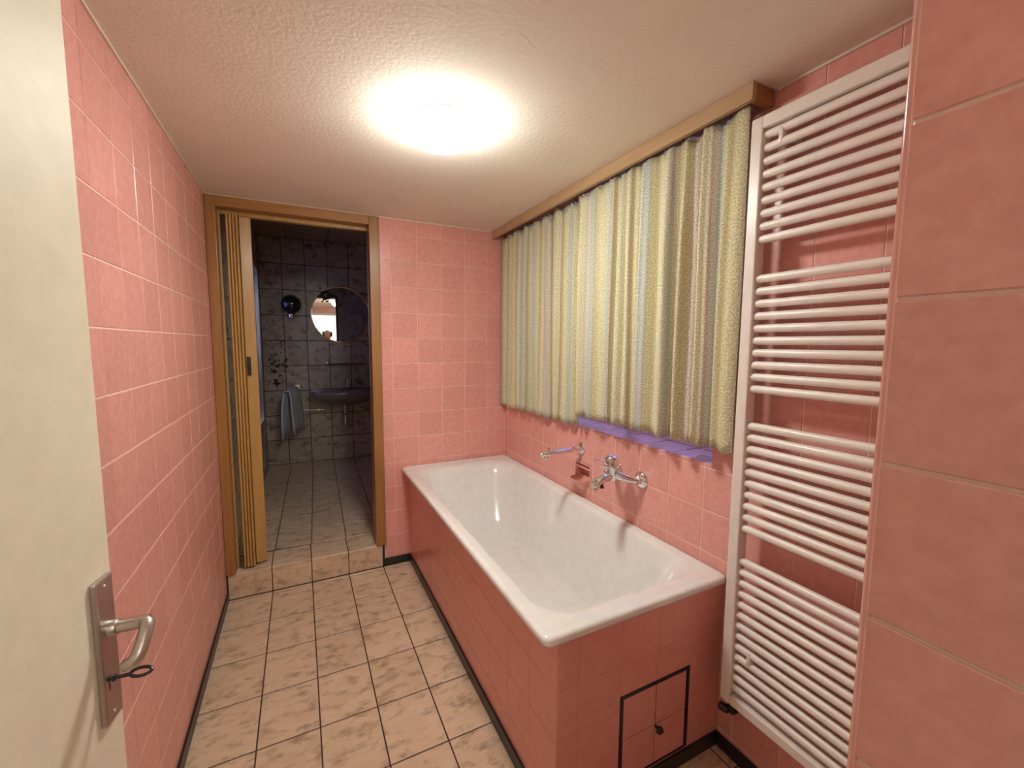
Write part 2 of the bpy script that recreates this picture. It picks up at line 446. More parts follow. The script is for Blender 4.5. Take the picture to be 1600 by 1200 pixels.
# lintel over the entrance and the hallway behind the photographer
lt = slab('wall_entrance_lintel', Plane((0, -.12, 0), (-1, 0, 0), (0, 0, 1)), (-XJ, .475, 1.985, ZC), M['grout'], thick=.25, label='pink tiled strip over the entrance door', cat='wall')
tiles(lt, Plane((0, -.12, 0), (-1, 0, 0), (0, 0, 1)), lines(-XJ, .475, -.18, TP), [2.03, ZC], M['pink'])
solo('trim_entrance_head', MB().box(-.475, XJ-.001, -.40, -.10, 1.95, 1.985, .003), M['door_paint'], 'cream painted head of the entrance door frame', 'trim', (0, -.25, 1.95), kind='structure')
for nm, pl, r in (('wall_hall_left', Plane((-1.0, 0, 0), (0, 1, 0), (0, 0, 1)), (-1.9, -.42, 0, ZC)),
                  ('wall_hall_right', Plane((1.1, 0, 0), (0, -1, 0), (0, 0, 1)), (.42, 1.9, 0, ZC)),
                  ('wall_hall_back', Plane((0, -1.8, 0), (-1, 0, 0), (0, 0, 1)), (-1.2, 1.1, 0, ZC)),
                  ('wall_hall_front_left', Plane((0, -.42, 0), (1, 0, 0), (0, 0, 1)), (-1.1, -.475, 0, ZC)),
                  ('wall_hall_front_right', Plane((0, -.42, 0), (1, 0, 0), (0, 0, 1)), (XJ, 1.2, 0, ZC))):
    slab(nm, pl, r, M['white_wall'], thick=.08, drop=0, label='white painted hallway wall, %s' % nm.replace('wall_hall_', '').replace('_', ' '), cat='wall')

# pale bead between the tiles and the ceiling
solo('trim_1', MB().box(XL, XL+.006, .36, YB, ZC-.007, ZC), M['bead'], 'pale filler bead between left wall and ceiling', 'trim', (XL, 1.4, ZC), kind='structure')
solo('trim_2', MB().box(XL, 1.13, YB-.006, YB, ZC-.007, ZC), M['bead'], 'pale filler bead between back wall and ceiling', 'trim', (.4, YB, ZC), kind='structure')
solo('trim_3', MB().box(XR-.006, XR, YF, .80, ZC-.007, ZC), M['bead'], 'pale filler bead between radiator wall and ceiling', 'trim', (XR, .5, ZC), kind='structure')

# black skirting
SH = .05
solo('baseboard_left', MB().box(XL, XL+.008, .36, YB-.004, 0, SH, .002).box(XL, XL+.008, YB-.008, YB+.0, SH, STEP), M['black'], 'black skirting along the left wall up to the step', 'skirting', (XL, 1.4, 0), kind='structure')
solo('baseboard_back', MB().box(.414, BX, YB-.008, YB, 0, SH, .002).box(.412, .424, YB-.009, YB, 0, STEP, .001), M['black'], 'short black skirting between step and bath', 'skirting', (.5, YB, 0), kind='structure')
solo('baseboard_bath', MB().box(BX-.008, BX, BY-.008, YB-.008, 0, SH, .002), M['black'], 'long black skirting along the bath front', 'skirting', (BX, 1.7, 0), kind='structure')
solo('baseboard_bath_end', MB().box(BX, XR, BY-.008, BY, 0, SH, .002), M['black'], 'black skirting under the access hatch at the bath end', 'skirting', (.9, BY, 0), kind='structure')
solo('baseboard_right', MB().box(XR-.008, XR, YF, BY-.008, 0, SH, .002), M['black'], 'black skirting under the towel radiator', 'skirting', (XR, .5, 0), kind='structure')

# step up to the washroom
st = solo('step', MB().box(XL+.001, .413, YB-.004, YB+.0, 0, STEP-.002).box(DX0+.031, DX1-.031, YB, 2.79, 0, STEP-.002), M['grout_dark'], 'beige tiled step up to the dark washroom', 'step', (0, YB, 0), kind='structure')
P_riser = Plane((0, YB-.006, 0), (1, 0, 0), (0, 0, 1))
tiles(st, P_riser, [XL+.004, -.180, .018, .216, .413], [.002, STEP-.001], M['floor_tile'], .0045)
P_floor2 = Plane((0, 0, STEP), (1, 0, 0), (0, 1, 0))
tiles(st, P_floor2, [XL+.004, -.180, .018, .216, .413], [YB-.0075, 2.785], M['floor_tile'], .0045, wob=.02)

# ------------------------------------------------------------------ washroom beyond (built in its own askew frame)
RX0, RX1, RY1, RZ = -.39, .95, 4.79, 2.39
SX0 = -1.25
P_floor2 = Plane((0, 0, STEP), (1, 0, 0), (0, 1, 0))
f2 = slab('floor', P_floor2, (SX0-.1, RX1+.1, 2.765, RY1+.1), M['grout_dark'], thick=.1, W=M2, label='beige tile floor of the dark washroom, one step up', cat='floor')
tiles(f2, P_floor2, lines(RX0, RX1, .018, FX), [2.79, 3.022] + lines(3.0, RY1, 3.27, .2505)[2:], M['floor_tile'], .0045)
P_far = Plane((0, RY1, 0), (1, 0, 0), (0, 0, 1))
w2 = slab('wall_washroom_back', P_far, (SX0-.1, RX1+.1, STEP, RZ+.05), M['grout_dark'], W=M2, label='dark stone-look tiled wall with basin and round mirror', cat='wall')
tiles(w2, P_far, lines(RX0, RX1, .01, .2045), lines(STEP, RZ, STEP, .25), M['wall_tile2'], .006)
P_r2 = Plane((RX1, 0, 0), (0, -1, 0), (0, 0, 1))
w3 = slab('wall_washroom_right', P_r2, (-RY1, -2.72, STEP, RZ+.05), M['grout_dark'], W=M2, label='dark tiled right wall of the washroom', cat='wall')
tiles(w3, P_r2, lines(-RY1, -2.74, -RY1, .2045), lines(STEP, RZ, STEP, .25), M['wall_tile2'], .006)
solo('wall_washroom_front', MB().box(RX0-.8, -.36, 2.742, 2.76, STEP, RZ+.05).box(.405, RX1, 2.765, 2.785, STEP, RZ+.05).box(-.36, .405, 2.742, 2.76, 2.06, RZ+.05), M['wall_tile2'], 'dark wall of the washroom around the folding door', 'wall', (0, 2.75, STEP), kind='structure')
# shower side: low tiled wall, aluminium framed glass screen, window behind
P_l2 = Plane((RX0, 0, 0), (0, 1, 0), (0, 0, 1))
w4 = slab('wall_washroom_left', P_l2, (2.75, RY1, STEP, RZ+.05), M['grout_dark'], thick=.06, holes=[(3.15, 4.62, .62, 2.06)], W=M2, label='tiled parapet of the shower on the left of the washroom', cat='wall')
tiles(w4, P_l2, lines(2.76, RY1, RY1-.2045, .2045), lines(STEP, RZ, STEP, .25), M['wall_tile2'], .006, holes=[(3.15, 4.62, .62, 2.06)])
scr = thing('shower_screen', 'frosted shower screen in aluminium frame lit blue by dusk', 'shower screen', (RX0-.03, 3.88, .62), M2)
part('frame', MB().box(RX0-.045, RX0+.012, 3.152, 3.18, .622, 2.058, .003).box(RX0-.045, RX0+.012, 4.59, 4.618, .622, 2.058, .003).box(RX0-.045, RX0+.012, 3.18, 4.59, .622, .65, .003).box(RX0-.045, RX0+.012, 3.18, 4.59, 2.03, 2.058, .003), M['alu'], scr)
for y in (3.62, 4.11):
    part('mullion', MB().box(RX0-.04, RX0+.014, y-.016, y+.016, .65, 2.03, .003), M['alu'], scr)
for y0, y1 in ((3.18, 3.604), (3.636, 4.094), (4.126, 4.59)):
    part('pane', MB().box(RX0-.018, RX0-.012, y0, y1, .65, 2.03), M['frost'], scr)
slab('wall_shower', Plane((SX0, 0, 0), (0, 1, 0), (0, 0, 1)), (2.7, RY1+.05, STEP, RZ+.05), M['wall_tile2'], holes=[(3.2, 4.6, 1.1, 2.15)], W=M2, drop=0, label='outer wall of the shower with a small window', cat='wall')
w_ = thing('window_1', 'small washroom window behind the shower screen', 'window', (SX0-.05, 3.9, 1.1), M2); w_['kind'] = 'structure'
part('frame', MB().box(SX0-.08, SX0-.02, 3.2, 3.26, 1.1, 2.15, .004).box(SX0-.08, SX0-.02, 4.54, 4.6, 1.1, 2.15, .004).box(SX0-.08, SX0-.02, 3.26, 4.54, 1.1, 1.16, .004).box(SX0-.08, SX0-.02, 3.26, 4.54, 2.09, 2.15, .004), M['white_wall'], w_)
part('pane', MB().box(SX0-.053, SX0-.047, 3.26, 4.54, 1.16, 2.09), M['pane'], w_)
# panelled ceiling of the washroom
c2 = solo('ceiling', MB().box(SX0-.1, RX1+.1, 2.7, RY1+.1, RZ+.012, RZ+.1), M['dark_z'], 'dark wood panelled ceiling of the washroom', 'ceiling', (0, 3.7, RZ), M2, kind='structure')
x = SX0
while x < RX1:
    part('panel', MB().box(x+.004, min(x+.366, RX1), 2.76, RY1, RZ, RZ+.014, .003), M['ceil_wood'], c2)
    x += .37

# ------------------------------------------------------------------ doorway: oak frame, dark lining, folding door
fr = thing('door_frame', 'oak door frame around the washroom doorway', 'door frame', (.02, YB, STEP)); fr['kind'] = 'structure'
fr.name = 'trim_4'
part('jamb', MB().box(DX0+.001, -.345, YB-.016, YB+.045, STEP+.001, DZ1, .003), M['oak_z'], fr)
part('jamb', MB().box(.376, DX1, YB-.016, YB+.045, STEP+.001, DZ1, .003), M['oak_z'], fr)
part('head', MB().box(-.345, .376, YB-.0155, YB+.045, 2.037, DZ1, .003), M['oak_x'], fr)
part('lining', MB().box(-.372, -.352, YB+.045, YB+.156, STEP+.001, 2.06), M['dark_z'], fr)
part('lining', MB().box(.384, .404, YB+.045, YB+.156, STEP+.001, 2.06), M['dark_z'], fr)
part('lining', MB().box(-.352, .384, YB+.045, YB+.156, 2.045, 2.06), M['dark_z'], fr)
part('stop_strip', MB().box(.376, .3845, YB+.075, YB+.085, STEP+.001, 2.02, .001), M['alu'], fr)
fd = thing('door_2', 'tan vinyl folding door pushed open in the oak frame', 'folding door', (-.28, YB+.08, STEP+.002)); fd['kind'] = 'structure'
part('track', MB().box(-.351, .383, YB+.062, YB+.098, 2.018, 2.044, .002), M['fold'], fd)
part('wall_strip', MB().box(-.352, -.337, YB+.055, YB+.075, STEP+.006, 2.017, .002), M['fold'], fd)
# folds: thin slats standing in a zigzag
xs = [-.306, -.296, -.286, -.276, -.266, -.256]
for i in range(5):
    y0, y1 = (YB+.035, YB+.135) if i % 2 == 0 else (YB+.135, YB+.035)
    a, b = Vector((xs[i], y0, 0)), Vector((xs[i+1], y1, 0)); d = (b-a).normalized(); n = Vector((-d.y, d.x, 0))*.0028
    z0, z1 = STEP+.012, 2.016
    q = [a+n, b+n, b-n, a-n]
    mb = MB().loft([[p+Vector((0, 0, z)) for p in q] for z in (z0, z1)])
    part('slat', mb, M['fold'], fd)
for xx in (-.3055, -.2915, -.2775, -.2635):
    ring = lambda z: [Vector((xx +   .0068*math.cos(a), YB+.036 + .014*math.sin(a), z)) for a in [2*PI*k/14 for k in range(14)]]
    part('fold', MB().loft([ring(STEP+.012), ring(2.016)]), M['fold'], fd, 50)
# leading post with its dark grip, turned slightly towards the room
rm = Matrix.Translation((-.232, YB+.07, 0)) @ Matrix.Rotation(R(14), 4, 'Z')
ps = part('lead_post', MB().box(-.027, .027, -.012, .012, STEP+.012, 2.016, .003, rm), M['fold'], fd)
sub('grip', MB().box(-.022, -.006, -.026, -.012, 1.195, 1.295, .003, rm).box(-.019, -.009, -.022, -.010, 1.21, 1.28, .001, rm), M['darkplastic'], ps, fd)

# ------------------------------------------------------------------ bath: tiled surround, hatch, tub
AX0, AX1, AZ0, AZ1 = .806, 1.094, .055, .338      # access hatch
su = solo('bath_surround', MB().box(BX+.0015, BX+.013, BY+.0015, YB-.001, 0, .587).box(BX+.013, AX0, BY+.0015, BY+.03, 0, .588).box(AX1, XR-.001, BY+.0015, BY+.03, 0, .588).box(AX0, AX1, BY+.0015, BY+.03, AZ1, .588).box(AX0, AX1, BY+.0015, BY+.03, 0, AZ0),
          M['grout_apron'], 'pink tiled surround boxing in the white bathtub', 'bath surround', (BX, BY, 0), kind='structure')
P_ap = Plane((BX, 0, 0), (0, -1, 0), (0, 0, 1)); P_en = Plane((0, BY, 0), (1, 0, 0), (0, 0, 1))
tiles(su, P_ap, lines(-YB+.001, -BY, -BY-.15, .15), [.0, .135, .286, .437, .588], M['apron'], .0009, wob=.0)
tiles(su, P_en, lines(BX, XR, .806-.15, .15), [.0, .135, .286, .437, .588], M['apron'], .0014, holes=[(AX0, AX1, AZ0, AZ1)], wob=.05)
hc = thing('access_hatch', 'small pink tiled access hatch with black surround in the bath end', 'hatch', (.95, BY, AZ0))
part('edge_frame', MB().box(AX0+.0005, AX0+.011, BY-.0015, BY+.02, AZ0, AZ1).box(AX1-.011, AX1-.0005, BY-.0015, BY+.02, AZ0, AZ1).box(AX0+.011, AX1-.011, BY-.0015, BY+.02, AZ1-.011, AZ1).box(AX0+.011, AX1-.011, BY-.0015, BY+.02, AZ0, AZ0+.004), M['black'], hc)
bk = part('panel', MB().box(AX0+.013, AX1-.013, BY+.003, BY+.018, AZ0+.005, AZ1-.013), M['grout_dark'], hc)
tiles(hc, P_en, [AX0+.012, .951, AX1-.012], [AZ0+.004, .190, AZ1-.012], M['apron'], .003, wob=.2)
part('knob', MB().lathe([(.004, -.004), (.004, .010), (.011, .012), (.0125, .017), (.010, .022), (.002, .024)], (.953, BY, .183), (0, -1, 0), 16).box(.945, .961, BY-.026, BY-.020, .1805, .1855, .001), M['iron'], hc, 40)

def rr(x0, x1, y0, y1, r, z, n=8):
    pts = []
    for cx, cy, a0 in ((x1-r, y1-r, 0), (x0+r, y1-r, 90), (x0+r, y0+r, 180), (x1-r, y0+r, 270)):
        for i in range(n+1):
            a = R(a0+90*i/n); pts.append(Vector((cx+r*math.cos(a), cy+r*math.sin(a), z)))
    return pts
bt = thing('bathtub', 'white enamel bathtub set into the pink tiled surround', 'bathtub', (.89, 1.73, .2))
X0, X1, Y0, Y1 = .535, XR-.001, .868, YB-.001
rings = [rr(X0+.014, X1, Y0+.014, Y1, .022, .586), rr(X0+.003, X1, Y0+.003, Y1, .024, .588), rr(X0, X1, Y0, Y1, .026, .594), rr(X0, X1, Y0, Y1, .026, .604),
         rr(X0+.003, X1-.002, Y0+.003, Y1-.002, .025, .610), rr(X0+.009, X1-.005, Y0+.009, Y1-.005, .024, .613), rr(X0+.02, X1-.012, Y0+.022, Y1-.015, .03, .613),
         rr(X0+.03, X1-.022, Y0+.032, Y1-.03, .05, .610), rr(X0+.048, X1-.036, Y0+.062, Y1-.075, .10, .6085),
         rr(X0+.058, X1-.044, Y0+.082, Y1-.105, .13, .603), rr(X0+.066, X1-.052, Y0+.096, Y1-.12, .14, .588), rr(X0+.078, X1-.064, Y0+.11, Y1-.14, .145, .545),
         rr(X0+.10, X1-.086, Y0+.135, Y1-.20, .15, .44), rr(X0+.125, X1-.11, Y0+.16, Y1-.28, .15, .32), rr(X0+.15, X1-.135, Y0+.19, Y1-.35, .15, .245),
         rr(X0+.19, X1-.175, Y0+.24, Y1-.42, .13, .212), rr(X0+.25, X1-.24, Y0+.34, Y1-.52, .10, .203)]
tub = part('tub', MB().loft(rings, False, True), M['enamel'], bt, 60)
part('drain', MB().lathe([(.001, 0), (.032, 0), (.034, .003), (.02, .005), (.002, .003)], (.885, 1.30, .2035), (0, 0, 1), 24), M['chrome'], bt, 40)
part('overflow', MB().lathe([(.03, 0), (.031, .004), (.022, .010), (.002, .012)], (.885, Y0+.125, .49), (0, .97, .24), 24), M['chrome'], bt, 40)

# ------------------------------------------------------------------ bath fittings
sp = thing('bath_spout', 'long straight chrome bath spout sticking out of the wall', 'spout', (XR, 1.697, .856))
part('rosette', MB().lathe([(.030, 0), (.031, .004), (.026, .010), (.014, .013)], (XR, 1.697, .856), (-1, 0, 0), 24), M['chrome'], sp, 40)
part('pipe', MB().tube([(XR-.005, 1.697, .856), (1.16, 1.697, .855), (1.08, 1.697, .852), (1.03, 1.697, .849), (1.012, 1.697, .847), (1.006, 1.697, .846)], [.0125, .0125, .0125, .0125, .0122, .009], 16), M['chrome'], sp, 50)
part('outlet', MB().lathe([(.009, 0), (.0095, .012), (.0085, .022), (.006, .023)], (1.032, 1.697, .842), (0, 0, -1), 16), M['chrome'], sp, 40)
part('rest_knob', MB().lathe([(.004, 0), (.004, .012), (.007, .014), (.007, .018), (.002, .02)], (1.05, 1.697, .86), (0, 0, 1), 12), M['chrome'], sp, 40)

mx = thing('bath_mixer', 'chrome single lever bath mixer with round rosette on pink tiles', 'tap', (XR, 1.355, .816))
for yy in (1.28, 1.43):
    r_ = part('rosette', MB().lathe([(.036, 0), (.036, .004), (.032, .011), (.020, .017), (.017, .019)], (XR, yy, .816), (-1, 0, 0), 28), M['chrome'], mx, 40)
    sub('union_nut', MB().lathe([(.018, .016), (.0185, .018), (.0185, .032), (.017, .034)], (XR, yy, .816), (-1, 0, 0), 6), M['chrome'], r_, mx)
    cy = 1.355 + (yy-1.355)*.35
    part('arm', MB().tube([(XR-.03, yy, .816), (XR-.055, yy+(cy-yy)*.25, .822), (XR-.08, yy+(cy-yy)*.65, .832), (XR-.092, cy, .838)], [.0125, .014, .0165, .018], 14), M['chrome'], mx, 50)
part('body', MB().lathe([(.014, -.034), (.027, -.029), (.031, -.010), (.030, .016), (.032, .024), (.032, .030), (.022, .034)], (1.145, 1.352, .842), (-.10, 0, 1), 24), M['chrome'], mx, 40)
part('spout', MB().loft([[Vector((px, 1.352-.02*(1.15-px)/.12+w*math.cos(a), pz+h*math.sin(a))) for a in [2*PI*i/16 for i in range(16)]] for px, pz, w, h in ((1.15, .832, .022, .022), (1.11, .828, .021, .019), (1.07, .818, .020, .016), (1.04, .809, .0185, .0145), (1.03, .806, .014, .011))]), M['chrome'], mx, 50)
part('aerator', MB().lathe([(.011, 0), (.012, .004), (.012, .014), (.009, .015)], (1.048, 1.335, .800), (0, 0, -1), 16), M['chrome'], mx, 40)
part('diverter_knob', MB().lathe([(.006, 0), (.0065, .012), (.009, .014), (.009, .020), (.003, .022)], (1.085, 1.341, .806), (0, 0, -1), 12), M['darkplastic'], mx, 40)
cp = part('lever_cap', MB().lathe([(.024, .032), (.028, .036), (.028, .056), (.025, .065), (.016, .071), (.006, .0735), (.001, .074)], (1.145, 1.352, .842), (-.10, 0, 1), 24), M['chrome'], mx, 40)
sub('lever', MB().tube([(1.118, 1.352, .895), (1.085, 1.352, .899), (1.06, 1.352, .902), (1.056, 1.352, .9025)], [.0035, .003, .0042, .002], 10), M['chrome'], cp, mx, 50)

sd = thing('soap_dish', 'pink ceramic soap dish recessed into the tiles above the bath', 'soap dish', (XR, 1.685, SD[2]))
y0, y1, z0, z1 = SD
y0, y1 = SD[0]+.001, SD[1]-.001; z0, z1 = SD[2]+.001, SD[3]-.001
part('recess', MB().box(XR-.003, XR+.055, y0, y0+.008, z0, z1, .002).box(XR-.003, XR+.055, y1-.008, y1, z0, z1, .002).box(XR-.003, XR+.055, y0+.008, y1-.008, z1-.008, z1, .002).box(XR-.003, XR+.055, y0+.008, y1-.008, z0, z0+.03, .002).box(XR+.045, XR+.055, y0+.008, y1-.008, z0+.03, z1-.008), M['soap'], sd)
yc = (y0+y1)/2
def lip(w, dp, z, bk=.040): return [Vector((XR+bk - (dp-.04+bk)*abs(math.sin(a))**.7, yc + w*math.copysign(abs(math.cos(a))**.6, math.cos(a)), z)) for a in [PI*i/18 for i in range(19)]]
part('bowl', MB().loft([lip(.030, .042, .648), lip(.046, .070, .664), lip(.056, .094, .690), lip(.058, .101, .704), lip(.057, .100, .709), lip(.053, .094, .708, .034), lip(.049, .084, .696, .030), lip(.040, .064, .684, .024), lip(.02, .03, .682, .010)], True, True), M['soap'], sd, 50)
part('floor_pad', MB().box(XR-.002, XR+.045, y0+.008, y1-.008, z0+.03, .680, .001), M['soap'], sd)
part('bar', MB().tube([(XR+.012, y0+.006, z1-.028), (XR+.012, y1-.006, z1-.028)], .0075, 12), M['soap'], sd, 50)

# ------------------------------------------------------------------ curtains, pelmet, window
pv = thing('pelmet', 'narrow wooden curtain pelmet along the ceiling', 'pelmet', (1.15, 1.7, 2.048))
part('front_board', MB().box(1.140, 1.158, .81, YB-.001, 2.046, ZC-.0005, .0015), M['oak_y'], pv)
part('end_board', MB().box(1.158, XR-.007, .81, .828, 2.046, ZC-.0005, .0015), M['oak_x'], pv)
rl = part('curtain_rail', MB().box(1.175, 1.195, .83, YB-.004, 2.076, ZC-.001, .002), M['radiator'], pv)

def curtain(name, label, ya, yb, z_hem, seed, xc, amp, freq, nh):
    rnd = random.Random(seed); NC, NR = 420, 30
    ph = [rnd.uniform(0, 6.28) for _ in range(6)]; L_ = yb-ya
    def off(t):
        s = t*L_
        w = s + .030*math.sin(7.1*s+ph[0]) + .018*math.sin(17*s+ph[1])
        a = .75+.35*math.sin(9*s+ph[2])
        v = math.sin(2*PI*freq*w+ph[3])
        v = math.copysign(abs(v)**.75, v)
        return amp*a*v + .3*amp*math.sin(2*PI*freq*2.3*w+ph[4])
    me = bpy.data.meshes.new(name); verts = []; uvs = []; u = 0; last = None; cols = []
    for i in range(NC+1):
        t = i/NC; x = off(t); y = ya+L_*t
        if last: u += math.hypot(x-last[0], y-last[1])
        last = (x, y); cols.append((t, x, y, u))
    hooks = [k/(nh) for k in range(nh+1)]
    for (t, x, y, u) in cols:
        dh = min(abs(t-h) for h in hooks)*nh*2   # 0 at a hook, 1 half way
        ztop = 2.056 - .032*dh**1.5 - .006*math.sin(t*40+ph[5])
        for j in range(NR+1):
            f = j/NR; z = ztop*(1-f) + (z_hem(t) + .005*math.sin(t*60+ph[1])+.004*math.sin(t*97+ph[4]))*f
            k = .55+.45*min(1, f*3)
            dr = .004*math.sin(5*f+t*30)*(f)
            verts.append((xc + x*k + dr + .003*f*math.sin(t*23+ph[0]), y + .006*f*math.sin(t*31+ph[2]), z)); uvs.append((u, z))
    faces = [(i*(NR+1)+j, (i+1)*(NR+1)+j, (i+1)*(NR+1)+j+1, i*(NR+1)+j+1) for i in range(NC) for j in range(NR)]
    base = Vector((xc, (ya+yb)/2, 1.0))
    me.from_pydata([Vector(v)-base for v in verts], [], faces); me.update()
    lay = me.uv_layers.new(name='cloth')
    for lp in me.loops: lay.data[lp.index].uv = uvs[lp.vertex_index]
    for p in me.polygons: p.use_smooth = True
    me.materials.append(M['curtain'])
    root = thing(name, label, 'curtain', base, group='striped window curtains')
    o = link('cloth', me, root)
    md = o.modifiers.new('thickness', 'SOLIDIFY'); md.thickness = .0014; md.offset = 0
    # grey header tape sagging between the hooks, and the hooks
    tp = MB(); ring = []
    for (t, x, y, u) in cols[::4]:
        dh = min(abs(t-h) for h in hooks)*nh*2
        zt = 2.056 - .032*dh**1.5 - .006*math.sin(t*40+ph[5])
        ring.append([Vector((xc+x*.55+.006, y, zt-.022)), Vector((xc+x*.55+.008, y, zt-.022)), Vector((xc+x*.55+.008, y, zt+.016)), Vector((xc+x*.55+.006, y, zt+.016))])
    tp.loft(ring); part('header_tape', tp, M['greytape'], root)
    for h in hooks[::1]:
        i = min(NC-2, max(2, round(h*NC))); t, x, y, u = cols[i]
        part('hook', MB().tube([(xc+x*.55+.010, y, 2.035), (xc+x*.55+.013, y, 2.055), (1.186, y, 2.066), (1.186, y, 2.0745)], .0022, 6), M['greytape'], root)
    return root
curtain('curtain', 'far striped curtain panel, its hem lower, by the bath corner', 1.676, 2.572, lambda t: .972-.004*t, 3, 1.205, .018, 13.0, 8)
curtain('curtain', 'near striped curtain panel beside the towel radiator, hem above the sill', .838, 1.690, lambda t: 1.043-.012*t, 11, 1.176, .019, 11.5, 7)

w1 = thing('window_2', 'bathroom window hidden behind the striped curtains', 'window', (XR+.34, 1.69, WZ0)); w1['kind'] = 'structure'
wx0, wx1 = XR+.30, XR+.345
part('frame', MB().box(wx0, wx1, WY0, WY0+.06, WZ0, WZ1, .004).box(wx0, wx1, WY1-.06, WY1, WZ0, WZ1, .004).box(wx0, wx1, WY0+.06, WY1-.06, WZ0, WZ0+.06, .004).box(wx0, wx1, WY0+.06, WY1-.06, WZ1-.06, WZ1, .004).box(wx0, wx1, 1.66, 1.72, WZ0+.06, WZ1-.06, .004), M['radiator'], w1)
for a, b in ((WY0+.06, 1.66), (1.72, WY1-.06)):
    part('pane', MB().box(wx0+.02, wx0+.026, a, b, WZ0+.06, WZ1-.06), M['pane'], w1)

# ------------------------------------------------------------------ towel radiator
RXF = 1.15          # front face of the frame
ry1, ry0, rz0, rz1 = .815, .262, .262, 1.992
rd = thing('towel_radiator', 'tall off-white towel radiator of horizontal tubes in a flat frame', 'radiator', (RXF+.03, .53, rz0))
fw = .032
part('upright', MB().box(RXF, RXF+.040, ry1-fw, ry1, rz0, rz1, .003), M['radiator'], rd)
part('upright', MB().box(RXF, RXF+.040, ry0, ry0+fw, rz0, rz1, .003), M['radiator'], rd)
part('cross_rail', MB().box(RXF, RXF+.040, ry0+fw, ry1-fw, rz1-.033, rz1, .003), M['radiator'], rd)
part('cross_rail', MB().box(RXF, RXF+.040, ry0+fw, ry1-fw, rz0, rz0+.030, .003), M['radiator'], rd)
zs = [1.944-.0350*i for i in range(9)] + [1.556-.0346*i for i in range(10)] + [1.136-.0343*i for i in range(10)] + [.724-.0340*i for i in range(13)]
a, b = ry0+fw-.004, ry1-fw+.004
tb = MB().tube([(RXF+.018, a, 0), (RXF+.018, a+.005, 0), (RXF+.018, b-.013, 0), (RXF+.018, b-.005, 0), (RXF+.018, b, 0)], [.0115, .0115, .0115, .0105, .007], 14)
tube0 = tb.mesh('tube', M['radiator'], 50, (RXF+.018, (a+b)/2, 0))
for z in zs:
    o = link('tube', tube0, rd); o.location = Vector((RXF+.018, (a+b)/2, z)) - base_of(rd)
for (yy, zz) in ((.735, 1.926), (.34, 1.926), (.735, .44), (.34, .44)):
    bk_ = part('bracket', MB().lathe([(.011, 0), (.011, XR-(RXF+.034))], (XR, yy, zz), (-1, 0, 0), 12).box(RXF+.006, RXF+.036, yy-.006, yy+.006, zz-.022, zz+.022, .003), M['radiator'], rd, 40)
part('inlet_valve', MB().tube([(XR, .792, .212), (1.20, .792, .212), (1.180, .792, .214), (1.174, .792, .225), (1.172, .792, .263)], .008, 12).lathe([(.010, 0), (.013, .006), (.013, .026), (.009, .030)], (1.176, .800, .217), (-.25, .95, 0), 14), M['iron'], rd, 40)
part('air_vent', MB().lathe([(.008, 0), (.008, .010), (.005, .016)], (RXF+.02, .35, rz1), (0, 0, 1), 12), M['chrome'], rd, 40)

# ------------------------------------------------------------------ ceiling lamp
LX, LY = .443, 1.405
lp = thing('ceiling_lamp', 'lit round opal glass ceiling lamp', 'lamp', (LX, LY, ZC-.1))
part('ceiling_plate', MB().lathe([(.094, 0), (.098, .004), (.098, .026), (.090, .030)], (LX, LY, ZC), (0, 0, -1), 32), M['white_wall'], lp, 40)  # plate made broad and deep to shield the ceiling from the glow
part('glass_shade', MB().lathe([(.092, .030), (.1035, .0305), (.106, .038), (.105, .048), (.098, .060), (.084, .072), (.062, .081), (.034, .086), (.001, .088)], (LX, LY, ZC), (0, 0, -1), 40, True, False), M['globe'], lp, 60)

# ------------------------------------------------------------------ entrance door leaf, open along the left wall
DA = R(10.8)
dd = Vector((math.sin(DA), math.cos(DA), 0)); dn = Vector((dd.y, -dd.x, 0))
DF = Vector((-.286, .875, 0))          # foot of its free edge, on the visible face
DM = Matrix((dd, dn, Vector((0, 0, 1)))).transposed().to_4x4(); DM.translation = DF - dd*.806   # x runs to the free edge, y out of the face
dr = thing('door_1', 'cream painted entrance door standing open on the left', 'door', DF); dr['kind'] = 'structure'
def dbox(x0, x1, y0, y1, z0, z1, c=0): return MB().box(x0, x1, y0, y1, z0, z1, c, DM)
part('leaf', dbox(-.05, .806, -.040, 0, .012, 1.945, .003), M['door_paint'], dr)
pl_ = part('handle_plate', dbox(.751, .793, 0, .009, .771, 1.006, .0035), M['brushed'], dr)
for zz in (.992, .785):
    sub('screw', MB().lathe([(.003, .008), (.003, .0096), (.001, .010)], DM @ Vector((.772, 0, zz)), dn, 10), M['chrome'], pl_, dr)
dt = lambda x, y, z: DM @ Vector((x, y, z))
sub('keyhole', MB().lathe([(.0045, .0085), (.0045, .0093)], dt(.764, 0, .845), dn, 12).box(.7625, .7655, .0085, .0093, .826, .845, 0, DM), M['darkplastic'], pl_, dr)
def oval_tube(path, w, h, n=16):
    P = [dt(*p) for p in path]; rings = []
    for i, p in enumerate(P):
        t = (P[min(i+1, len(P)-1)] - P[max(i-1, 0)]).normalized(); u = t.cross(Vector((dd.x, dd.y, .0)) if abs(t.dot(dd)) < .6 else dn).normalized(); v = t.cross(u)
        k = .72 if i in (0, len(P)-1) else 1
        rings.append([p + (u*math.cos(2*PI*q/n)*w + v*math.sin(2*PI*q/n)*h)*k for q in range(n)])
    return rings
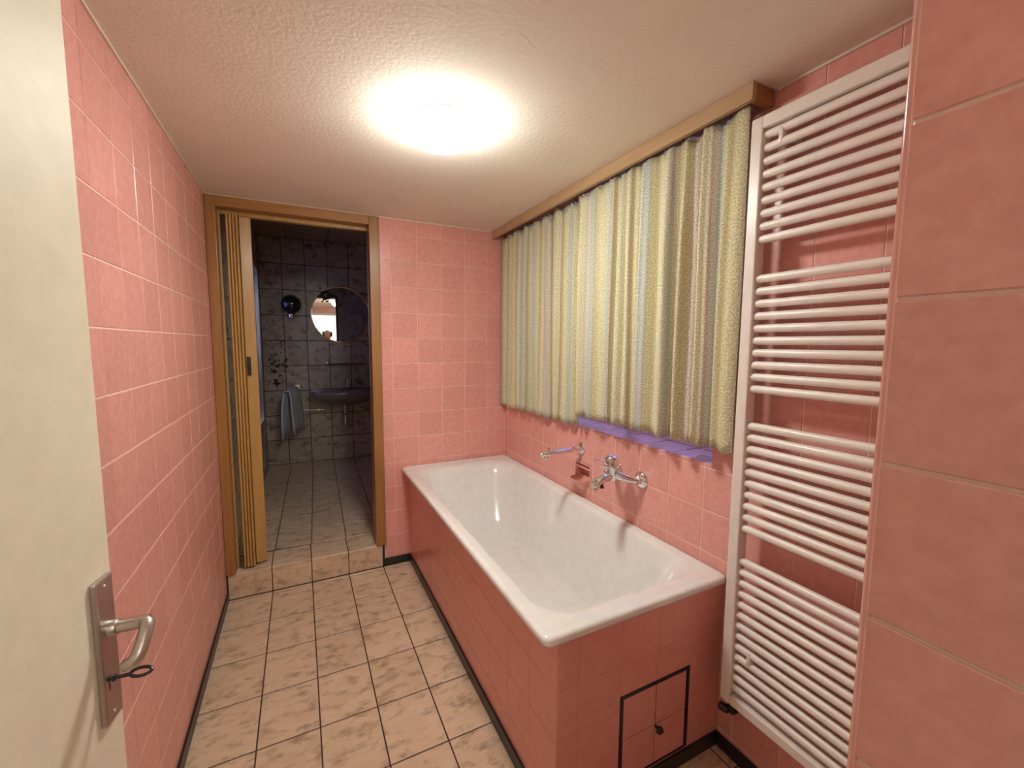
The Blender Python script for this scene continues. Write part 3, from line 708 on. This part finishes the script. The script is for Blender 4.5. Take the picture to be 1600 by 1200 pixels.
lv = part('lever', MB().lathe([(.0125, .008), (.0125, .020), (.0105, .022)], dt(.774, 0, .922), dn, 20).tube(
    [dt(.774, .014, .922), dt(.774, .036, .9235), dt(.7735, .052, .9255), dt(.772, .058, .9265), dt(.768, .0615, .925), dt(.762, .063, .919), dt(.752, .063, .907), dt(.743, .062, .896), dt(.7385, .060, .889), dt(.737, .056, .884), dt(.7375, .044, .879), dt(.7375, .040, .8775)],
    [.0095, .0098, .0100, .0103, .0103, .0100, .0096, .0096, .0098, .0096, .0088, .005], 16), M['brushed'], dr, 50)
for zz in (.25, 1.70):
    part('hinge', MB().tube([dt(-.052, .004, zz-.04), dt(-.052, .004, zz+.04)], .008, 10), M['brushed'], dr, 40)
ky = thing('key', 'dark iron key stuck in the lock of the cream door', 'key', dt(.764, .01, .845))
part('shank', MB().tube([dt(.764, .002, .845), dt(.764, .03, .846), dt(.764, .038, .847)], .0032, 10).lathe([(.0052, .014), (.0052, .017)], dt(.764, 0, .845), dn, 10), M['iron'], ky, 40)
bow = [dt(.764+.006*math.sin(a), .051+.014*math.cos(a), .848+.003*math.sin(a)) for a in [2*PI*i/20 for i in range(21)]]
part('bow', MB().tube(bow, .0026, 8), M['iron'], ky, 40)

# ------------------------------------------------------------------ washroom fittings (askew frame)
YW = RY1
mr_ = thing('round_mirror', 'round wall mirror with slim brass rim above the washbasin', 'mirror', (.335, YW, 1.66), M2)
part('mirror_glass', MB().lathe([(.283, 0), (.283, .012), (.276, .014)], (.335, YW, 1.66), (0, -1, 0), 64), M['mirror'], mr_)
part('rim', MB().tube([(.335+.286*math.cos(a), YW-.009, 1.66+.286*math.sin(a)) for a in [2*PI*i/72 for i in range(73)]], .007, 8, False), M['brass'], mr_, 50)
fl_ = thing('flower_ornament', 'small dark flower ornament stuck on the mirror glass', 'ornament', (.19, YW-.021, 1.85), M2)
pet = MB()
for i in range(6):
    a = 2*PI*i/6+.3; c = Vector((.192+.030*math.cos(a), YW-.024, 1.852+.030*math.sin(a)))
    pet.loft([[c + Vector((.021*s*math.cos(b), -d, .021*s*math.sin(b))) for b in [2*PI*j/10 for j in range(10)]] for s, d in ((.9, -.004), (1, 0), (.5, .004))])
part('petals', pet, M['darkplastic'], fl_, 40)
part('flower_heart', MB().lathe([(.016, 0), (.013, .008), (.003, .011)], (.192, YW-.023, 1.852), (0, -1, 0), 14), M['oak_z'], fl_, 40)
part('stem', MB().tube([(.180, YW-.023, 1.83), (.172, YW-.023, 1.80), (.155, YW-.023, 1.783)], .006, 8).box(.19, .225, YW-.025, YW-.021, 1.785, 1.80, .001), M['darkplastic'], fl_, 40)

wlp = thing('wall_lamp', 'dark round wall lamp, switched off, left of the mirror', 'wall lamp', (-.118, YW, 1.72), M2)
part('globe', MB().lathe([(.02, -.092)] + [(.092*math.cos(R(t)), .092*math.sin(R(t))) for t in range(-75, 90, 12)] + [(.001, .092)], (-.118, YW-.11, 1.74), (0, 0, 1), 28), M['lampoff'], wlp, 50)
part('socket', MB().lathe([(.030, 0), (.034, .008), (.034, .038), (.026, .045)], (-.118, YW-.11, 1.605), (0, 0, 1), 20), M['chrome'], wlp, 40)
part('arm', MB().tube([(-.118, YW, 1.60), (-.118, YW-.06, 1.598), (-.118, YW-.10, 1.602), (-.118, YW-.11, 1.612)], .011, 10), M['chrome'], wlp, 40)

sf = thing('glass_shelf', 'narrow shelf with brackets between mirror and basin', 'shelf', (.355, YW, 1.15), M2)
part('board', MB().box(.172, .545, YW-.13, YW-.004, 1.152, 1.164, .003), M['ceramic_dark'], sf)
for xx in (.185, .532):
    part('bracket', MB().box(xx-.012, xx+.012, YW-.05, YW, 1.142, 1.172, .004), M['chrome'], sf)

bs = thing('washbasin', 'wall-hung oval ceramic washbasin in the dark washroom', 'washbasin', (.335, YW, .75), M2)
def oval(cx, yb_, w, dpt, z, n=40, fl=.0):
    pts = []
    for i in range(n):
        a = 2*PI*i/n; c, s = math.cos(a), math.sin(a)
        x_ = cx + w*math.copysign(abs(c)**.75, c)
        y_ = yb_ - dpt/2 + (dpt/2)*math.copysign(abs(s)**(.45 if s > 0 else .8), s)
        pts.append(Vector((x_, y_, z)))
    return pts
part('basin', MB().loft([oval(.335, YW, .10, .20, .735), oval(.335, YW, .20, .33, .765), oval(.335, YW, .285, .45, .82), oval(.335, YW, .305, .48, .862), oval(.335, YW, .31, .485, .892), oval(.335, YW, .304, .479, .902), oval(.335, YW-.002, .285, .46, .900),
      oval(.335, YW-.12, .235, .30, .885), oval(.335, YW-.14, .20, .25, .81), oval(.335, YW-.17, .10, .14, .775)]), M['ceramic_dark'], bs, 50)
part('siphon', MB().tube([(.335, YW-.22, .775), (.335, YW-.22, .64), (.335, YW-.20, .60), (.335, YW-.15, .60), (.335, YW-.13, .63), (.335, YW-.06, .64), (.335, YW, .64)], .016, 12).lathe([(.03, 0), (.03, .10), (.02, .11)], (.335, YW-.22, .55), (0, 0, 1), 16), M['chrome'], bs, 40)
tp_ = thing('basin_tap', 'chrome tap standing on the washbasin', 'tap', (.385, YW-.07, .90), M2)
part('body', MB().lathe([(.026, 0), (.026, .005), (.020, .010), (.019, .075), (.024, .08), (.024, .105), (.012, .112)], (.375, YW-.07, .899), (0, 0, 1), 20), M['chrome'], tp_, 40)
part('spout', MB().tube([(.375, YW-.08, .945), (.375, YW-.13, .95), (.375, YW-.17, .945), (.375, YW-.175, .925)], .011, 12), M['chrome'], tp_, 50)
part('lever', MB().tube([(.375, YW-.07, 1.01), (.375, YW-.10, 1.025), (.375, YW-.14, 1.04)], .006, 8), M['chrome'], tp_, 50)

rb = thing('towel_rail', 'chrome swing towel rail reaching out from the dark tiles', 'towel rail', (-.10, YW, .91), M2)
part('wall_plate', MB().box(-.125, -.075, YW-.012, YW, .87, .95, .003), M['chrome'], rb)
part('bar', MB().tube([(-.10, YW-.01, .905), (-.10-.34*.26, YW-.35, .905)], .007, 10), M['chrome'], rb, 40)
wp = thing('wall_pipe', 'thin chrome pipe with end cap on the wall under the basin', 'pipe', (.03, YW, .68), M2)
part('pipe', MB().tube([(-.10, YW-.02, .683), (.13, YW-.02, .683)], .008, 10), M['chrome'], wp, 40)
part('end_cap', MB().lathe([(.012, 0), (.014, .004), (.014, .014), (.006, .018)], (.128, YW-.02, .683), (1, 0, 0), 14), M['chrome'], wp, 40)
for xx in (-.08, .09): part('clip', MB().box(xx-.006, xx+.006, YW-.028, YW, .672, .694, .001), M['chrome'], wp)
# towel draped over the rail: a folded sheet, longer on the left
tw_r = []
prof = [(-.186, .455), (-.183, .60), (-.177, .75), (-.168, .85), (-.152, .912), (-.136, .921), (-.118, .912), (-.104, .85), (-.096, .75), (-.090, .62), (-.086, .50)]
for k in range(13):
    f = k/12; y_ = YW-.05-.29*f
    ox_ = .045-(.05+.29*f)*.26
    tw_r.append([(px + ox_ + .004*math.sin(9*f+pz*12), y_ + .012*math.sin(pz*9), pz + .012*math.sin(f*3.1)*(1 if pz < .6 else 0)) for px, pz in prof])
mb = MB(); n_ = len(prof)
mb.add([p for r in tw_r for p in r], [(k*n_+i, k*n_+i+1, (k+1)*n_+i+1, (k+1)*n_+i) for k in range(12) for i in range(n_-1)])
tw = solo('towel', mb, M['towel'], 'pale hand towel hanging over the chrome rail', 'towel', (-.13, YW-.2, .47), M2, 60)
md = tw.modifiers.new('thickness', 'SOLIDIFY'); md.thickness = .012; md.offset = 0

# printed leaf decoration on the far tiles: flat dark shapes
def leaf_star(cx, cz, r, rot, arms=5):
    pts = []
    for i in range(arms*2):
        a = rot + PI*i/arms; q = r if i % 2 == 0 else r*.38
        pts.append((cx+q*math.cos(a), cz+q*math.sin(a)))
    return pts
rnd = random.Random(5); mb = MB()
for i in range(44):
    cz = rnd.uniform(.95, 1.62); grow = (1.62-cz)/.67
    cx = -.27 + rnd.uniform(-.075, .085); r = .008 + .030*grow*grow*rnd.uniform(.6, 1.3)
    P_ = leaf_star(cx, cz, r, rnd.uniform(0, 6), rnd.choice((3, 4, 5)))
    mb.loft([[Vector((x_, YW+.0, z_)) for x_, z_ in P_], [Vector((x_, YW-.0016, z_)) for x_, z_ in P_]])
lf = link('leaf_print', mb.mesh('leaf_print', M['grout_dark']), w2); lf['kind'] = 'stuff'; lf['label'] = 'dark printed leaf pattern on a column of tiles'

# ------------------------------------------------------------------ lamp added behind the camera for fill; photographer seen only in the mirror
hl = thing('hall_fill_lamp', 'round hallway ceiling lamp added behind the photographer for fill light', 'lamp', (.3, -1.3, ZC-.1))
part('glass_shade', MB().lathe([(.10, .004), (.12, .02), (.12, .045), (.09, .07), (.05, .082), (.001, .085)], (.3, -1.3, ZC), (0, 0, -1), 32), M['fill_globe'], hl, 60)
part('ceiling_plate', MB().lathe([(.09, 0), (.09, .006)], (.3, -1.3, ZC), (0, 0, -1), 24), M['white_wall'], hl)

def skin(name, nodes, edges, mat, parent, base, sub_=2, root_i=0):
    me = bpy.data.meshes.new(name)
    me.from_pydata([Vector(n[0])-base for n in nodes], edges, []); me.update()
    o = link(name, me, parent)
    m = o.modifiers.new('skin', 'SKIN'); m.use_smooth_shade = True
    for i, n in enumerate(nodes):
        r = n[1]; me.skin_vertices[0].data[i].radius = (r, r) if not isinstance(r, tuple) else r
    me.skin_vertices[0].data[root_i].use_root = True
    s = o.modifiers.new('sub', 'SUBSURF'); s.levels = sub_; s.render_levels = sub_
    me.materials.append(mat)
    return o
px_, py_ = .24, -.46
pb = Vector((px_, py_, 0))
pr = thing('person', 'person with dark hair holding up a phone, reflected in the round mirror', 'person', pb)
def n3(x, y, z): return (px_+x, py_+y, z)
nodes = [(n3(0, 0, .90), (.15, .10)), (n3(0, 0, 1.06), (.125, .09)), (n3(0, .0, 1.22), (.14, .10)), (n3(0, -.005, 1.36), (.11, .085)), (n3(0, 0, 1.43), .052), (n3(0, .015, 1.48), .05),
         (n3(0, .02, 1.53), (.066, .078)), (n3(0, .015, 1.59), (.074, .092)), (n3(0, .005, 1.645), (.058, .07)),
         # legs
         (n3(-.09, 0, .84), .085), (n3(-.095, .01, .48), .056), (n3(-.10, -.01, .09), .040), (n3(-.10, .13, .035), .035),
         (n3(.09, 0, .84), .085), (n3(.095, .01, .48), .056), (n3(.10, -.01, .09), .040), (n3(.10, .13, .035), .035),
         # arms, both hands raised to the phone
         (n3(-.165, 0, 1.345), .050), (n3(-.25, .10, 1.14), .040), (n3(-.265, .31, 1.285), .026), (n3(-.258, .345, 1.31), .026),
         (n3(.165, 0, 1.345), .050), (n3(.16, .14, 1.14), .040), (n3(-.09, .33, 1.285), .026), (n3(-.13, .355, 1.31), .026),
         (n3(0, .115, 1.565), .012)]
edges = [(0, 1), (1, 2), (2, 3), (3, 4), (4, 5), (5, 6), (6, 7), (7, 8), (0, 9), (9, 10), (10, 11), (11, 12), (0, 13), (13, 14), (14, 15), (15, 16),
         (3, 17), (17, 18), (18, 19), (19, 20), (3, 21), (21, 22), (22, 23), (23, 24), (7, 25)]
# five fingers on each hand, closing round the phone
for side, root, hx in ((-1, 20, -.258), (1, 24, -.130)):
    s_ = 1 if side < 0 else -1
    for k, (dz, ln) in enumerate(((.034, 1.0), (.014, 1.1), (-.006, 1.0), (-.026, .85))):
        a = len(nodes); bx_, by_, bz_ = hx, .345, 1.31
        nodes += [(n3(bx_, by_+.020, bz_+dz), .0095), (n3(bx_+s_*.012, by_+.036*ln, bz_+dz), .0088), (n3(bx_+s_*.030*ln, by_+.040*ln, bz_+dz), .0078)]
        edges += [(root, a), (a, a+1), (a+1, a+2)]
    a = len(nodes)
    nodes += [(n3(hx+s_*.010, .335, 1.335), .0105), (n3(hx+s_*.028, .335, 1.345), .0088)]
    edges += [(root, a), (a, a+1)]
body = skin('body', nodes, edges, M['skin'], pr, pb)
grow = lambda i, k: (nodes[i][0], tuple(q*k for q in nodes[i][1]) if isinstance(nodes[i][1], tuple) else nodes[i][1]*k)
sh = [grow(i, 1.12) for i in (0, 1, 2, 3)] + [grow(17, 1.2), grow(18, 1.28), grow(21, 1.2), grow(22, 1.28)] + [(n3(0, 0, 1.41), .06)]
skin('shirt', sh, [(0, 1), (1, 2), (2, 3), (3, 4), (4, 5), (3, 6), (6, 7), (3, 8)], M['shirt'], pr, pb)
tr_ = [grow(0, 1.14), grow(9, 1.15), grow(10, 1.2), grow(11, 1.45), grow(13, 1.15), grow(14, 1.2), grow(15, 1.45)]
skin('trousers', tr_, [(0, 1), (1, 2), (2, 3), (0, 4), (4, 5), (5, 6)], M['denim'], pr, pb)
hr = [(n3(0, -.02, 1.66), (.088, .10)), (n3(0, -.055, 1.60), (.098, .07)), (n3(0, -.06, 1.52), (.078, .045)), (n3(0, -.06, 1.44), (.07, .04)), (n3(-.072, -.01, 1.60), .03), (n3(.072, -.01, 1.60), .03), (n3(-.078, -.01, 1.50), .026), (n3(.078, -.01, 1.50), .026)]
skin('hair', hr, [(0, 1), (1, 2), (2, 3), (0, 4), (0, 5), (4, 6), (5, 7)], M['hair'], pr, pb)
for sx in (-1, 1):
    part('eye', MB().lathe([(.001, 0), (.010, .003), (.012, .009), (.010, .014), (.001, .017)], n3(sx*.031, .092, 1.585), (0, 1, 0), 12), M['white_wall'], pr, 40)
    part('iris', MB().lathe([(.005, 0), (.005, .003), (.001, .004)], n3(sx*.031, .1075, 1.585), (0, 1, 0), 10), M['hair'], pr, 40)
part('mouth', MB().box(px_-.022, px_+.022, py_+.092, py_+.105, 1.525, 1.532, .003), plain('lips', (.45, .16, .13), .5), pr)
ph_ = thing('phone', 'dark phone held up in both hands by the photographer', 'phone', (px_-.193, py_+.375, 1.31))
part('body', MB().box(px_-.262, px_-.124, py_+.370, py_+.379, 1.275, 1.345, .003), M['darkplastic'], ph_)
part('lens', MB().lathe([(.006, 0), (.006, .0015)], (px_-.25, py_+.379, 1.332), (0, 1, 0), 12), M['lampoff'], ph_)

for o in bpy.data.objects:
    if '_b' in o.keys(): del o['_b']
